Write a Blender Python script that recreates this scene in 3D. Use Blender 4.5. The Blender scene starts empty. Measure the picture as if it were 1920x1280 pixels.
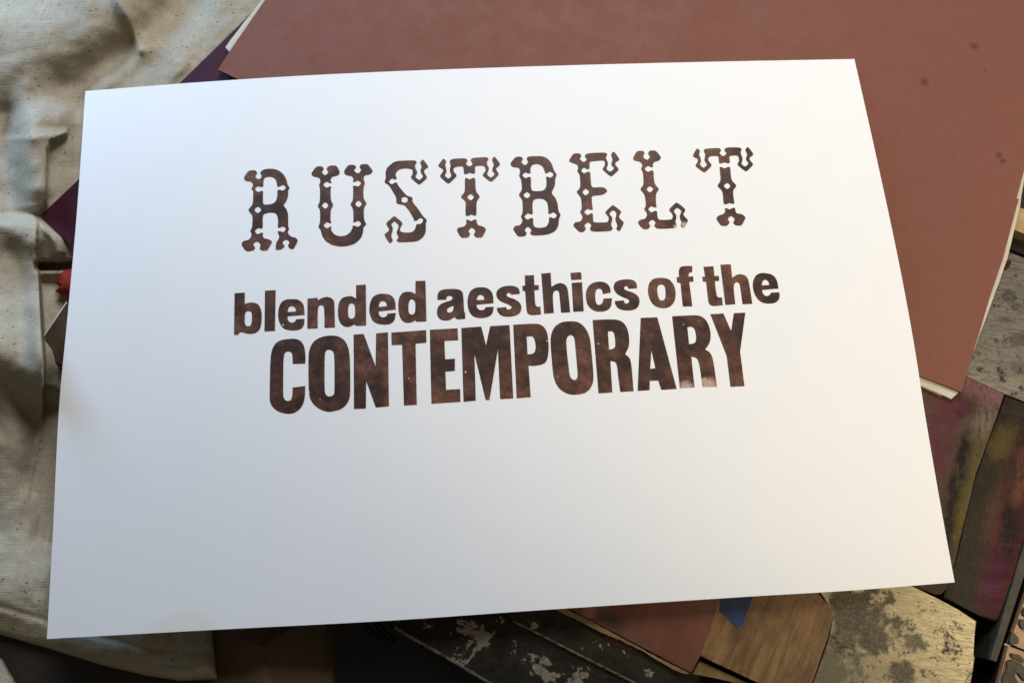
import bpy, bmesh, math, random
from mathutils import Vector, Matrix, Euler, noise as mnoise
from mathutils.geometry import tessellate_polygon

# ---------------------------------------------------------------- camera, world, lights, exposure
S = bpy.context.scene
COL = S.collection
CAM_ANG = (0.2554, -0.01989, -0.06092)
CAM_LOC = Vector((-0.00523, -0.12616, 0.46681))
FPX = 1560.0
cd = bpy.data.cameras.new('camera'); cam = bpy.data.objects.new('camera', cd); COL.objects.link(cam)
cam.location = CAM_LOC; cam.rotation_euler = Euler(CAM_ANG, 'XYZ')
cd.sensor_width = 36; cd.lens = FPX / 1920 * 36; cd.clip_start = 0.01; cd.clip_end = 50
cd.dof.use_dof = True; cd.dof.focus_distance = 0.45; cd.dof.aperture_fstop = 9.0
S.camera = cam

w = bpy.data.worlds.new('World'); S.world = w; w.use_nodes = True
w.node_tree.nodes['Background'].inputs[0].default_value = (1.0, 0.88, 0.70, 1)
w.node_tree.nodes['Background'].inputs[1].default_value = 0.095

def aim(o, target):
    o.rotation_euler = (Vector(target) - o.location).to_track_quat('-Z', 'Y').to_euler()
def area_light(name, loc, target, sx, sy, power, col):
    l = bpy.data.lights.new(name, 'AREA'); l.shape = 'RECTANGLE'; l.size = sx; l.size_y = sy
    l.energy = power; l.color = col
    o = bpy.data.objects.new(name, l); COL.objects.link(o); o.location = loc; aim(o, target); return o
def spot_light(name, loc, target, power, col, ang, blend, rad):
    l = bpy.data.lights.new(name, 'SPOT'); l.energy = power; l.color = col
    l.spot_size = math.radians(ang); l.spot_blend = blend; l.shadow_soft_size = rad
    o = bpy.data.objects.new(name, l); COL.objects.link(o); o.location = loc; aim(o, target); return o
area_light('window_light', (-0.58, 0.64, 0.25), (-0.2, 0.1, 0), 0.30, 0.26, 6.3, (0.36, 0.62, 1.0))
area_light('skylight', (0.15, 0.95, 0.95), (0.05, 0.0, 0), 0.6, 0.5, 13.3, (0.97, 0.98, 1.0))
spot_light('warm_lamp', (0.78, -0.34, 0.74), (0.265, 0.035, 0), 25, (1.0, 0.82, 0.55), 40, 0.8, 0.06)

vs = S.view_settings
vs.view_transform = 'Standard'; vs.look = 'None'; vs.exposure = 0.0; vs.gamma = 1.0; vs.use_curve_mapping = False

# ---------------------------------------------------------------- pixel <-> place
RM = Euler(CAM_ANG, 'XYZ').to_matrix()
def px(x, y, z):
    d = RM @ Vector(((x - 960) / FPX, (640 - y) / FPX, -1.0))
    t = (z - CAM_LOC.z) / d.z
    return CAM_LOC + d * t
def px_on(x, y, hf, z0=0.03):
    z = z0
    for _ in range(8):
        p = px(x, y, z); z = hf(p.x, p.y)
    return px(x, y, z)

# ---------------------------------------------------------------- mesh helpers
def finish(o, label, cat, group=None, kind=None):
    if label: o['label'] = label
    if cat: o['category'] = cat
    if group: o['group'] = group
    if kind: o['kind'] = kind
    return o
def world_loc(o):
    v = Vector(o.location)
    while o.parent: o = o.parent; v = v + Vector(o.location)
    return v
def link_mesh(name, me, origin, mat, parent=None):
    o = bpy.data.objects.new(name, me); COL.objects.link(o)
    if parent: o.parent = parent; o.location = origin - world_loc(parent)
    else: o.location = origin
    if mat: me.materials.append(mat)
    return o
def mesh_obj(name, verts, faces, mat, parent=None, smooth=False):
    n = len(verts)
    org = Vector((sum(v[0] for v in verts) / n, sum(v[1] for v in verts) / n, min(v[2] for v in verts)))
    me = bpy.data.meshes.new(name)
    me.from_pydata([Vector(v) - org for v in verts], [], faces); me.update()
    if smooth:
        for p in me.polygons: p.use_smooth = True
    return link_mesh(name, me, org, mat, parent)
def rough(poly, step, amp, seed=0):
    """walk a px outline, adding points every step px with small uneven offsets"""
    out = []; n = len(poly)
    for i in range(n):
        a = Vector(poly[i][:2]); b = Vector(poly[(i + 1) % n][:2]); L = (b - a).length
        k = max(1, int(L / step)); nrm = Vector((b.y - a.y, a.x - b.x)) / max(L, 1e-6)
        for j in range(k):
            p = a.lerp(b, j / k)
            if j: p = p + nrm * amp * mnoise.noise(Vector((p.x * .06 + seed * 7.1, p.y * .06, seed)))  * 1.6
            out.append((p.x, p.y))
    return out
def slab(name, poly, zt, zb, mat, parent=None, bevel=0.0006, seg=2, step=0, amp=0, seed=0, bend=None):
    """prism: px outline laid on height zt, down to zb"""
    if step: poly = rough(poly, step, amp, seed)
    pts = [px(x, y, zt) for x, y in poly]
    ar = sum(pts[i].x * pts[(i + 1) % len(pts)].y - pts[(i + 1) % len(pts)].x * pts[i].y for i in range(len(pts)))
    if ar < 0: pts.reverse()
    n = len(pts); c = sum((Vector((p.x, p.y, 0)) for p in pts), Vector()) / n
    org = Vector((c.x, c.y, zb))
    bm = bmesh.new()
    top = [bm.verts.new(Vector((p.x, p.y, zt)) - org) for p in pts]
    bot = [bm.verts.new(Vector((p.x, p.y, zb)) - org) for p in pts]
    ft = bm.faces.new(top); bm.faces.new(list(reversed(bot)))
    for i in range(n): bm.faces.new((top[i], bot[i], bot[(i + 1) % n], top[(i + 1) % n]))
    if bevel:
        ed = [e for e in ft.edges]
        if not step: ed += [e for e in bm.edges if e not in ed and abs(e.verts[0].co.z - e.verts[1].co.z) > 1e-5]
        bmesh.ops.bevel(bm, geom=ed, offset=bevel, segments=seg, profile=0.6, affect='EDGES', clamp_overlap=True)
    bmesh.ops.triangulate(bm, faces=[f for f in bm.faces if len(f.verts) > 4])
    me = bpy.data.meshes.new(name); bm.to_mesh(me); bm.free()
    return link_mesh(name, me, org, mat, parent)

def wrap(o, part):
    """turn a one-mesh thing with children into an Empty that parents the mesh (as `part`) and those children"""
    nm = o.name; kids = list(o.children); o.name = part
    r = bpy.data.objects.new(nm, None); COL.objects.link(r); r.location = o.location
    for k in ('label', 'category', 'group'):
        if k in o: r[k] = o[k]; del o[k]
    o.parent = r; o.location = (0, 0, 0)
    for c in kids: c.parent = r
    return r
# ---------------------------------------------------------------- material helpers
class M:
    def __init__(s, name, rough=0.6, spec=0.4, metal=0.0):
        s.m = bpy.data.materials.new(name); s.m.use_nodes = True; s.t = s.m.node_tree
        s.b = s.t.nodes['Principled BSDF']
        s.b.inputs['Roughness'].default_value = rough; s.b.inputs['Specular IOR Level'].default_value = spec
        s.b.inputs['Metallic'].default_value = metal
        s.pos = s.n('ShaderNodeNewGeometry').outputs['Position']
    def n(s, t, **kw):
        nd = s.t.nodes.new(t)
        for k, v in kw.items(): setattr(nd, k, v)
        return nd
    def put(s, sock, v):
        if isinstance(v, bpy.types.NodeSocket): s.t.links.new(v, sock)
        elif isinstance(v, (tuple, list)) and len(v) == 3 and sock.type == 'RGBA': sock.default_value = (*v, 1)
        else: sock.default_value = v
    def vmap(s, rot=0.0, scale=(1, 1, 1), loc=(0, 0, 0), vec=None):
        a = s.n('ShaderNodeMapping', vector_type='TEXTURE'); s.put(a.inputs['Vector'], vec or s.pos)   # rotates into the grain, then stretches
        a.inputs['Rotation'].default_value = (0, 0, rot); a.inputs['Location'].default_value = loc
        b = s.n('ShaderNodeVectorMath', operation='MULTIPLY'); s.put(b.inputs[0], a.outputs[0]); b.inputs[1].default_value = scale
        return b.outputs[0]
    def noise(s, scale, detail=4, rough=0.55, vec=None, dist=0.0):
        a = s.n('ShaderNodeTexNoise'); s.put(a.inputs['Vector'], vec or s.pos)
        a.inputs['Scale'].default_value = scale; a.inputs['Detail'].default_value = detail
        a.inputs['Roughness'].default_value = rough; a.inputs['Distortion'].default_value = dist
        return a.outputs['Fac']
    def voro(s, scale, vec=None, out='Distance'):
        a = s.n('ShaderNodeTexVoronoi'); s.put(a.inputs['Vector'], vec or s.pos); a.inputs['Scale'].default_value = scale
        return a.outputs[out]
    def wave(s, scale, dirn='X', dist=0.0, dscale=1.0, vec=None):
        a = s.n('ShaderNodeTexWave', bands_direction=dirn); s.put(a.inputs['Vector'], vec or s.pos)
        a.inputs['Scale'].default_value = scale; a.inputs['Distortion'].default_value = dist; a.inputs['Detail Scale'].default_value = dscale
        return a.outputs['Fac']
    def rng(s, v, a, b, c=0.0, d=1.0, smooth=True):
        r = s.n('ShaderNodeMapRange', interpolation_type='SMOOTHSTEP' if smooth else 'LINEAR'); s.put(r.inputs[0], v)
        for i, q in enumerate((a, b, c, d)): r.inputs[i + 1].default_value = q
        return r.outputs[0]
    def op(s, o, a, b=0.0):
        r = s.n('ShaderNodeMath', operation=o); s.put(r.inputs[0], a); s.put(r.inputs[1], b); return r.outputs[0]
    def mix(s, f, a, b, blend='MIX'):
        r = s.n('ShaderNodeMix', data_type='RGBA', blend_type=blend)
        s.put(r.inputs[0], f); s.put(r.inputs[6], a); s.put(r.inputs[7], b); return r.outputs[2]
    def spot(s, p, r0, r1, warp=0.0, wscale=300, stretch=None, rot=0.0):
        """mask: 1 near place p (a Vector), 0 past r1; edges broken up by noise"""
        a = s.n('ShaderNodeVectorMath', operation='SUBTRACT'); s.put(a.inputs[0], s.pos); a.inputs[1].default_value = (p.x, p.y, p.z)
        v = a.outputs[0]
        if stretch: v = s.vmap(rot, (*stretch, 0.0), vec=v)
        l = s.n('ShaderNodeVectorMath', operation='LENGTH'); s.put(l.inputs[0], v)
        d = l.outputs['Value']
        if warp: d = s.op('ADD', d, s.op('MULTIPLY', s.op('SUBTRACT', s.noise(wscale, 5, .65), 0.5), warp))
        return s.rng(d, r0, r1, 1.0, 0.0)
    def bump(s, h, strength=0.3, dist=0.001, prev=None):
        b = s.n('ShaderNodeBump'); s.put(b.inputs['Height'], h); b.inputs['Strength'].default_value = strength
        b.inputs['Distance'].default_value = dist
        if prev: s.put(b.inputs['Normal'], prev)
        return b.outputs[0]
    def done(s, col, rough=None, normal=None, metal=None):
        s.put(s.b.inputs['Base Color'], col)
        if rough is not None: s.put(s.b.inputs['Roughness'], rough)
        if normal is not None: s.put(s.b.inputs['Normal'], normal)
        if metal is not None: s.put(s.b.inputs['Metallic'], metal)
        return s.m

def m_table():
    m = M('dark_table_wood', 0.6); g = m.noise(18, 6, .6, m.vmap(0.5, (1, 9, 1)))
    c = m.mix(g, (0.008, 0.006, 0.005), (0.035, 0.022, 0.013)); return m.done(c, m.rng(g, 0, 1, .5, .8), m.bump(g, .3, .001))
def m_paper():
    m = M('white_card_stock', 0.62, 0.3)
    f = m.noise(2200, 3, .6); g = m.noise(35, 3, .5)
    c = m.mix(g, (0.83, 0.835, 0.84), (0.865, 0.865, 0.86))
    st = m.spot(px(345, 1190, .028), .008, .013, .004, 60, (.55, 1.0), .05)
    c = m.mix(m.op('MULTIPLY', st, .22), c, (0.72, 0.62, 0.42))
    return m.done(c, None, m.bump(f, .05, .0002))
def m_ink():
    m = M('brown_letterpress_ink', 0.5, 0.35)
    big = m.noise(38, 4, .6); mid = m.noise(150, 5, .65); grain = m.noise(950, 3, .75)
    streak = m.noise(420, 3, .6, m.vmap(0.9, (1, .22, 1)))
    t = m.rng(m.op('ADD', m.op('MULTIPLY', big, .9), m.op('ADD', m.op('MULTIPLY', mid, .45), m.op('MULTIPLY', streak, .22))), .62, 1.02)
    c = m.mix(t, (0.031, 0.0115, 0.0072), (0.130, 0.048, 0.024))
    # salty grain where the ink is thin
    thin = m.rng(m.op('ADD', big, m.op('MULTIPLY', mid, .5)), .72, .98)
    sp = m.op('MULTIPLY', m.rng(grain, .50, .66), m.rng(thin, 0, 1, .18, 1.0))
    c = m.mix(m.op('MULTIPLY', sp, .75), c, (0.24, 0.13, 0.085))
    wear = None
    for (x, y, r) in ((1287, 727, .0042), (1330, 722, .0045), (1321, 714, .0022), (1283, 421, .0022), (1267, 424, .0014)):
        s_ = m.spot(px(x, y, .0325), r * .35, r * 1.25, .004, 900); wear = s_ if wear is None else m.op('MAXIMUM', wear, s_)
    c = m.mix(m.op('MULTIPLY', wear, .9), c, (0.52, 0.36, 0.29))
    pin = None
    for (x, y, r) in ((873, 697, .0006), (600, 748, .0004), (579, 735, .0006), (1122, 644, .0005), (530, 609, .0006), (1026, 639, .0005), (767, 709, .0004), (1282, 608, .0004), (1310, 601, .0003), (1046, 705, .0003)):
        s_ = m.spot(px(x, y, .0325), r * .5, r * 1.2, .0005, 2000); pin = s_ if pin is None else m.op('MAXIMUM', pin, s_)
    c = m.mix(pin, c, (0.62, 0.55, 0.5))
    return m.done(c, m.rng(mid, .3, .7, .42, .62), m.bump(grain, .12, .0002))
def m_terracotta():
    m = M('terracotta_cover_stock', 0.72, 0.25)
    g = m.noise(5, 3, .5); f = m.noise(900, 3, .6); mid = m.noise(60, 4, .6)
    c = m.mix(g, (0.155, 0.058, 0.040), (0.20, 0.076, 0.053))
    c = m.mix(m.rng(f, .3, .7, 0, .25), c, (0.27, 0.11, 0.075)); c = m.mix(m.rng(mid, .55, .8, 0, .25), c, (0.16, 0.06, 0.042))
    st = None
    for (x, y, r) in ((1826, 87, .0032), (1733, 154, .0030), (1848, 132, .0011), (1873, 291, .0024), (1880, 302, .0022)):
        s_ = m.spot(px(x, y, .0272), 0, r * 1.3, .003, 500); st = s_ if st is None else m.op('MAXIMUM', st, s_)
    c = m.mix(m.op('MULTIPLY', st, .75), c, (0.05, 0.026, 0.022))
    br = m.spot(px(1885, 200, .0272), .001, .012, .008, 150, (1, 2.2), -.2)
    c = m.mix(m.op('MULTIPLY', br, .3), c, (0.23, 0.08, 0.03))
    # pressed-in scuffs near the far edge
    scf = m.op('MULTIPLY', m.rng(m.op('ABSOLUTE', m.op('SUBTRACT', m.noise(30, 2, .5, None, .3), .5)), 0, .05, 1, 0),
               m.op('MAXIMUM', m.spot(px(1500, 80, .0272), .01, .035, .02, 40), m.op('MAXIMUM', m.spot(px(1770, 85, .0272), .01, .035, .02, 40), m.spot(px(720, 60, .0272), .01, .06, .03, 40))))
    h = m.bump(f, .18, .0003); h = m.bump(scf, .2, .0006, h); h = m.bump(m.noise(9, 2, .5), .25, .004, h)
    return m.done(c, m.rng(mid, .3, .7, .62, .8), h)
def m_plain(name, a, b, rough=.7, scale=60, fine=900, spec=.3):
    m = M(name, rough, spec); g = m.noise(scale, 5, .6); f = m.noise(fine, 3, .6)
    return m.done(m.mix(m.rng(g, .3, .7), a, b), None, m.bump(f, .2, .0004))
def m_canvas(name='raw_canvas', tint=(0.43, 0.375, 0.28)):
    m = M(name, 0.9, 0.12)
    v = m.vmap(-0.12, (1, 1, 1)); wv = m.noise(260, 3, .6)
    vd = m.n('ShaderNodeVectorMath', operation='ADD'); m.put(vd.inputs[0], v)
    cm = m.n('ShaderNodeVectorMath', operation='SCALE'); nt = m.n('ShaderNodeTexNoise'); m.put(nt.inputs['Vector'], v); nt.inputs['Scale'].default_value = 120
    m.put(cm.inputs[0], nt.outputs['Color']); cm.inputs['Scale'].default_value = 0.0012; m.put(vd.inputs[1], cm.outputs[0]); v = vd.outputs[0]
    a = m.wave(250, 'Y', 1.5, 1.2, v); b = m.noise(900, 3, .6, m.vmap(-0.12, (.16, 1, 1))); b2 = m.noise(900, 3, .6, m.vmap(-0.12, (1, .16, 1)))
    weave = m.op('ADD', m.op('MULTIPLY', a, .07), m.op('MULTIPLY', m.op('ADD', b, b2), .5))
    slub = m.rng(m.noise(220, 2, .5, m.vmap(-0.12, (.12, 1, 1))), .58, .75)
    slub2 = m.rng(m.noise(220, 2, .5, m.vmap(-0.12, (1, .12, 1))), .6, .75)
    g = m.noise(14, 4, .6)
    c = m.mix(m.rng(g, .3, .7), tuple(q * .9 for q in tint), tuple(min(1, q * 1.08) for q in tint))
    c = m.mix(m.rng(weave, .38, .66, .42, 0), c, tuple(q * .55 for q in tint))
    fl = m.rng(m.voro(300, m.vmap(.5, (.6, 1, 1))), .10, .22, 1, 0); pick = m.rng(m.noise(260, 0), .53, .58)
    c = m.mix(m.op('MULTIPLY', m.op('MULTIPLY', fl, pick), .75), c, (0.10, 0.075, 0.05))
    c = m.mix(m.op('MULTIPLY', m.op('MAXIMUM', slub, slub2), .22), c, (0.62, 0.57, 0.47))
    h = m.bump(weave, .55, .0008); h = m.bump(m.op('MAXIMUM', slub, slub2), .12, .0005, h); h = m.bump(m.noise(45, 3, .5), .18, .0025, h)
    return m.done(c, None, h)
def m_wood(name, a, b, rot, rough=.55, grain=130, stain=None, lo=.3, hi=.75):
    m = M(name, rough, .35); v = m.vmap(rot, (.10, 1, 1))
    g = m.noise(grain * 2.2, 6, .68, v, .15); big = m.noise(40, 6, .65)
    cross = m.noise(650, 4, .7, m.vmap(rot + 1.35, (.22, 1, 1)))
    c = m.mix(m.rng(g, lo, hi), a, b); c = m.mix(m.rng(big, .42, .68, 0, .7), c, tuple(q * .5 for q in a))
    c = m.mix(m.rng(cross, .45, .75, 0, .4), c, tuple(q * .45 for q in a))
    if stain: c = m.mix(stain(m), c, (0.02, 0.014, 0.01))
    return m.done(c, m.rng(g, .2, .8, rough - .1, rough + .15), m.bump(m.op('ADD', g, m.op('MULTIPLY', cross, .6)), .3, .0006))
def m_metal(name, a, b, rot, rough=.38, grime=.5, gscale=60, metal=.85, stains=()):
    m = M(name, rough, .15)
    br = m.noise(1100, 4, .7, m.vmap(rot, (.12, 1, 1))); blotch = m.noise(gscale, 6, .68); fine = m.noise(700, 3, .7)
    bars = m.noise(300, 5, .68, m.vmap(rot, (.28, 1, 1)))
    c = m.mix(m.op('MULTIPLY', m.op('ADD', br, bars), .5), a, b)
    gr = m.rng(m.op('ADD', blotch, m.op('MULTIPLY', m.op('SUBTRACT', fine, .5), .35)), grime, grime + .16)
    pits = m.rng(m.voro(420), .10, .2, 1, 0); pits = m.op('MULTIPLY', pits, m.rng(m.noise(140, 2), .5, .58))
    gr2 = m.op('MAXIMUM', gr, pits)
    for (x, y, r_, st) in stains: gr2 = m.op('MAXIMUM', gr2, m.op('MULTIPLY', m.spot(px(x, y, .0226), r_ * .55, r_ * 1.15, r_ * 4.5, 90), m.rng(fine, .25, .6, st * .5, st)))
    c = m.mix(gr2, c, (0.042, 0.034, 0.024))
    r = m.op('ADD', m.rng(br, .3, .7, rough - .06, rough + .14), m.op('MULTIPLY', gr2, .22))
    return m.done(c, r, m.bump(m.op('ADD', br, m.op('MULTIPLY', bars, .5)), .25, .0003), m.op('MULTIPLY', m.op('SUBTRACT', 1.0, m.op('MULTIPLY', gr2, .95)), metal))
def m_grime(name, seed, bare=.60):
    m = M(name, .55, .10); off = m.vmap(0, (1, 1, 1), (seed * .37, seed * .21, 0))
    n1 = m.noise(42, 7, .66, off, .6); n2 = m.noise(260, 5, .65, off)
    t = m.op('ADD', n1, m.op('MULTIPLY', m.op('SUBTRACT', n2, .5), .25))
    bm_ = m.rng(t, bare, bare + .018)
    c = m.mix(n2, (0.006, 0.0055, 0.005), (0.030, 0.026, 0.019)); c = m.mix(m.rng(n1, .42, .6, 0, .6), c, (0.034, 0.028, 0.020))
    c = m.mix(bm_, c, m.mix(n2, (0.14, 0.125, 0.10), (0.34, 0.30, 0.24)))
    h = m.bump(m.op('SUBTRACT', n2, m.op('MULTIPLY', bm_, .6)), .5, .0012)
    return m.done(c, m.rng(n2, .3, .7, .32, .6), h, m.op('MULTIPLY', bm_, .45))
def m_inky(name, base, stains, rot, rough=.5):
    """wood type-high block soaked in old ink; stains: (px x, px y, radius, length ratio, angle, colour, strength)"""
    base = tuple(q * .48 for q in base); m = M(name, rough + .1, .10); v = m.vmap(rot, (.1, 1, 1)); g = m.noise(160, 6, .65, v); big = m.noise(30, 5, .62); f = m.noise(520, 5, .7, m.vmap(rot + 1.57, (.35, 1, 1))); blot = m.noise(110, 6, .7)
    c = m.mix(m.rng(g, .25, .75), tuple(q * .55 for q in base), tuple(q * 1.3 for q in base))
    c = m.mix(m.rng(big, .42, .68, 0, .75), c, tuple(q * .3 for q in base))
    c = m.mix(m.rng(f, .5, .72, 0, .5), c, tuple(min(1, q * 1.9) for q in base))
    for (x, y, r, ratio, ang, colr, st) in stains:
        k = m.spot(px(x, y, .0233), r * .25, r * 1.25, r * 1.5, 130, (1.0 / ratio, 1.0), ang)
        k = m.op('MULTIPLY', k, m.rng(m.op('ADD', m.op('MULTIPLY', f, .6), m.op('ADD', m.op('MULTIPLY', big, .4), m.op('MULTIPLY', blot, .3))), .52, .68))
        c = m.mix(m.op('MULTIPLY', k, st), c, tuple(q * .66 for q in colr))
    return m.done(c, m.rng(g, .3, .7, rough - .12, rough + .15), m.bump(m.op('ADD', g, f), .35, .0006))

MT = {}
MT['table'] = m_table(); MT['paper'] = m_paper(); MT['ink'] = m_ink(); MT['terracotta'] = m_terracotta()
MT['cream'] = m_plain('cream_backing_board', (0.50, 0.46, 0.37), (0.60, 0.56, 0.47), .8)
MT['maroon'] = m_plain('maroon_card', (0.040, 0.006, 0.016), (0.055, 0.009, 0.022), .6, 40, 900, .15)
MT['canvas'] = m_canvas()
MT['black'] = m_plain('black_plastic', (0.003, 0.0034, 0.004), (0.005, 0.0055, 0.0065), .24, 40, 300, .35)
MT['kraft'] = m_plain('brown_kraft_paper', (0.105, 0.068, 0.038), (0.14, 0.092, 0.055), .75, 30)
MT['red'] = m_plain('red_rag', (0.26, 0.020, 0.016), (0.36, 0.035, 0.028), .75, 200)
MT['leather'] = m_plain('brown_leather', (0.055, 0.036, 0.022), (0.085, 0.058, 0.036), .8, 90, 900, .1)
MT['tape'] = m_plain('blue_painters_tape', (0.011, 0.026, 0.080), (0.017, 0.038, 0.105), .6, 120)
MT['plank'] = m_wood('worn_maple_block', (0.13, 0.066, 0.025), (0.24, 0.135, 0.053), 1.02, .5, lo=.38, hi=.62)
MT['strip'] = m_wood('ochre_wood_edge', (0.19, 0.12, 0.045), (0.30, 0.20, 0.08), -.5, .55)
MT['pale'] = m_wood('pale_pine', (0.36, 0.25, 0.12), (0.5, 0.37, 0.19), -.4, .55, 90)
MT['slug'] = m_wood('end_grain_type_wood', (0.36, 0.22, 0.12), (0.48, 0.32, 0.19), 1.2, .5)
MT['plate'] = m_metal('golden_grey_metal', (0.11, 0.098, 0.066), (0.32, 0.285, 0.20), -.28, .40, .53, 110, stains=((1600, 1140, .017, .8), (1640, 1180, .014, .75), (1590, 1190, .012, .7), (1712, 1205, .006, .6), (1697, 1258, .006, .7), (1560, 1270, .014, .5)))
MT['steel'] = m_metal('brushed_grey_metal', (0.10, 0.092, 0.082), (0.36, 0.335, 0.30), -.30, .42, .50, 130, stains=((1895, 560, .005, .9), (1905, 575, .004, .8), (1915, 640, .006, .8), (1890, 600, .003, .8), (1915, 690, .007, .6)))
MT['bar'] = m_plain('dark_iron', (0.022, 0.023, 0.018), (0.045, 0.046, 0.036), .5, 120, 900, .2)
MT['face'] = m_plain('inked_type_face', (0.030, 0.024, 0.017), (0.075, 0.060, 0.042), .5, 260, 900, .2)
MT['grime_a'] = m_grime('ink_caked_iron', 1, .562); MT['grime_b'] = m_grime('ink_caked_iron_olive', 4, .63)
MT['inkchip'] = m_plain('dried_ink', (0.03, 0.008, 0.006), (0.06, 0.015, 0.01), .4, 300)
PUR = (0.085, 0.010, 0.045); YEL = (0.17, 0.13, 0.035); BLK = (0.010, 0.010, 0.010); CRIM = (0.105, 0.008, 0.020)
MT['block_a'] = m_inky('purple_inked_wood', (0.155, 0.105, 0.072), [
    (1850, 725, .012, 2.5, -.45, (0.30, 0.13, 0.14), .9), (1795, 770, .010, 1.6, .2, PUR, .85), (1755, 800, .008, 1.5, .8, PUR, .9), (1765, 845, .006, 4, 1.0, PUR, .9), (1745, 800, .022, 2.0, 1.2, (0.20, 0.07, 0.07), .6),
    (1815, 830, .005, 5, 1.25, BLK, .95), (1800, 900, .006, 4, 1.2, BLK, .85), (1790, 960, .006, 4, 1.3, BLK, .9), (1785, 1005, .008, 1.6, 1.2, BLK, .9),
    (1830, 880, .006, 4, 1.25, YEL, .7), (1805, 980, .006, 4, 1.25, YEL, .9), (1845, 790, .010, 1.5, .3, (0.33, 0.25, 0.17), .5)], -.2)
MT['block_b'] = m_inky('black_inked_wood', (0.060, 0.044, 0.028), [
    (1880, 830, .008, 2.0, .9, YEL, .55), (1905, 930, .009, 4, 1.2, CRIM, .95), (1875, 1000, .010, 3, 1.2, (0.17, 0.075, 0.05), .7), (1880, 1040, .010, 4, 1.15, CRIM, 1.0),
    (1893, 985, .006, 5, 1.2, BLK, 1.0), (1912, 900, .005, 4, 1.2, (0.20, 0.09, 0.05), .7), (1862, 1080, .008, 3, 1.1, PUR, .9), (1908, 1045, .006, 3, 1.2, CRIM, .9), (1900, 1010, .006, 3, 1.2, BLK, .8)], -.2)
def m_painted():
    m = M('chipped_red_brown_paint', .5, .4); g = m.noise(40, 5, .6); s_ = m.noise(120, 4, .6, m.vmap(1.25, (.1, 1, 1)))
    c = m.mix(m.rng(g, .35, .7), (0.10, 0.032, 0.018), (0.14, 0.046, 0.026)); c = m.mix(m.rng(s_, .5, .75, 0, .35), c, (0.20, 0.085, 0.06))
    c = m.mix(m.op('MULTIPLY', m.spot(px(1143, 1162, .0233), .001, .006, .006, 220, (.55, 1), -.5), .8), c, (0.035, 0.026, 0.017))
    c = m.mix(m.op('MULTIPLY', m.spot(px(1105, 1142, .0233), .0, .007, .006, 260), .5), c, (0.36, 0.17, 0.10))
    return m.done(c, m.rng(g, .3, .7, .42, .6), m.bump(s_, .2, .0005))
MT['painted'] = m_painted()

# ---------------------------------------------------------------- the setting
tv = [(-.75, -.6, 0), (.75, -.6, 0), (.75, .6, 0), (-.75, .6, 0)]
tab = mesh_obj('table_top', tv + [(x, y, -.03) for x, y, z in tv], [(0, 1, 2, 3), (7, 6, 5, 4), (0, 4, 5, 1), (1, 5, 6, 2), (2, 6, 7, 3), (3, 7, 4, 0)], MT['table'])
finish(tab, 'dark brown wooden table top under everything', 'table', kind='structure')

# ---------------------------------------------------------------- canvas drop cloth (heavy folds, left side)
def seg_d(p, a, b):
    ab = b - a; t = max(0, min(1, (p - a).dot(ab) / ab.length_squared)); return (p - a - ab * t).length
def line_d(p, pts):
    return min(seg_d(p, pts[i], pts[i + 1]) for i in range(len(pts) - 1))
def sstep(a, b, x):
    t = max(0, min(1, (x - a) / (b - a))); return t * t * (3 - 2 * t)
def interp(pts, t):
    if t <= pts[0][0]: return pts[0][1]
    for (a, b), (c, d) in zip(pts, pts[1:]):
        if t <= c: return b + (d - b) * (t - a) / (c - a)
    return pts[-1][1]
V2 = lambda *q: [Vector(p) for p in q]
RIDGES = [  # px polyline, height m, half width px
    (V2((190, -60), (222, 4), (243, 40), (256, 70), (264, 92)), .0045, 10),
    (V2((-120, 110), (40, 80), (130, 50), (215, -10)), .0120, 95),
    (V2((350, 0), (300, 50), (225, 105), (130, 165)), -.0105, 46),
    (V2((282, 88), (235, 130), (180, 172)), .0050, 17),
    (V2((440, -60), (400, 40), (340, 120)), .0040, 55),
    (V2((62, 225), (105, 212)), .0095, 36),
    (V2((60, 260), (70, 350)), .0070, 30),
    (V2((10, 215), (8, 300), (25, 385)), -.0085, 26),
    (V2((-60, 430), (20, 428), (60, 445)), .0080, 36),
    (V2((28, 470), (42, 560), (46, 660)), -.0045, 24),
    (V2((-120, 620), (0, 650), (60, 672), (84, 690)), .0140, 62),
    (V2((70, 580), (76, 660), (80, 720)), .0070, 26),
    (V2((100, 790), (112, 900), (100, 990)), -.0110, 45),
    (V2((40, 740), (70, 820), (60, 900)), -.0060, 26),
    (V2((85, 420), (104, 440), (112, 470)), .0050, 13),
    (V2((-60, 1085), (60, 1110), (200, 1160)), .0075, 60),
]
STEPX1 = [(250, 128), (262, 96), (285, 89), (388, 88), (400, 70)]
STEPX2 = [(400, 74), (415, 72), (472, 68), (516, 74), (580, 77), (660, 81), (760, 83), (850, 74), (930, 55)]
PAPER_L = lambda y: 160 - 72 * (y - 171) / 1026
MAROON = [(75, 405), (338, 155), (452, 44), (520, -24), (790, 230), (330, 642)]
def inside(p, poly):
    r = False; n = len(poly)
    for i in range(n):
        (x1, y1), (x2, y2) = poly[i], poly[(i + 1) % n]
        if (y1 > p[1]) != (y2 > p[1]) and p[0] < (x2 - x1) * (p[1] - y1) / (y2 - y1) + x1: r = not r
    return r
MAR_V = [Vector(p) for p in MAROON]; MAR_L = MAR_V + [MAR_V[0]]
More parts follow.
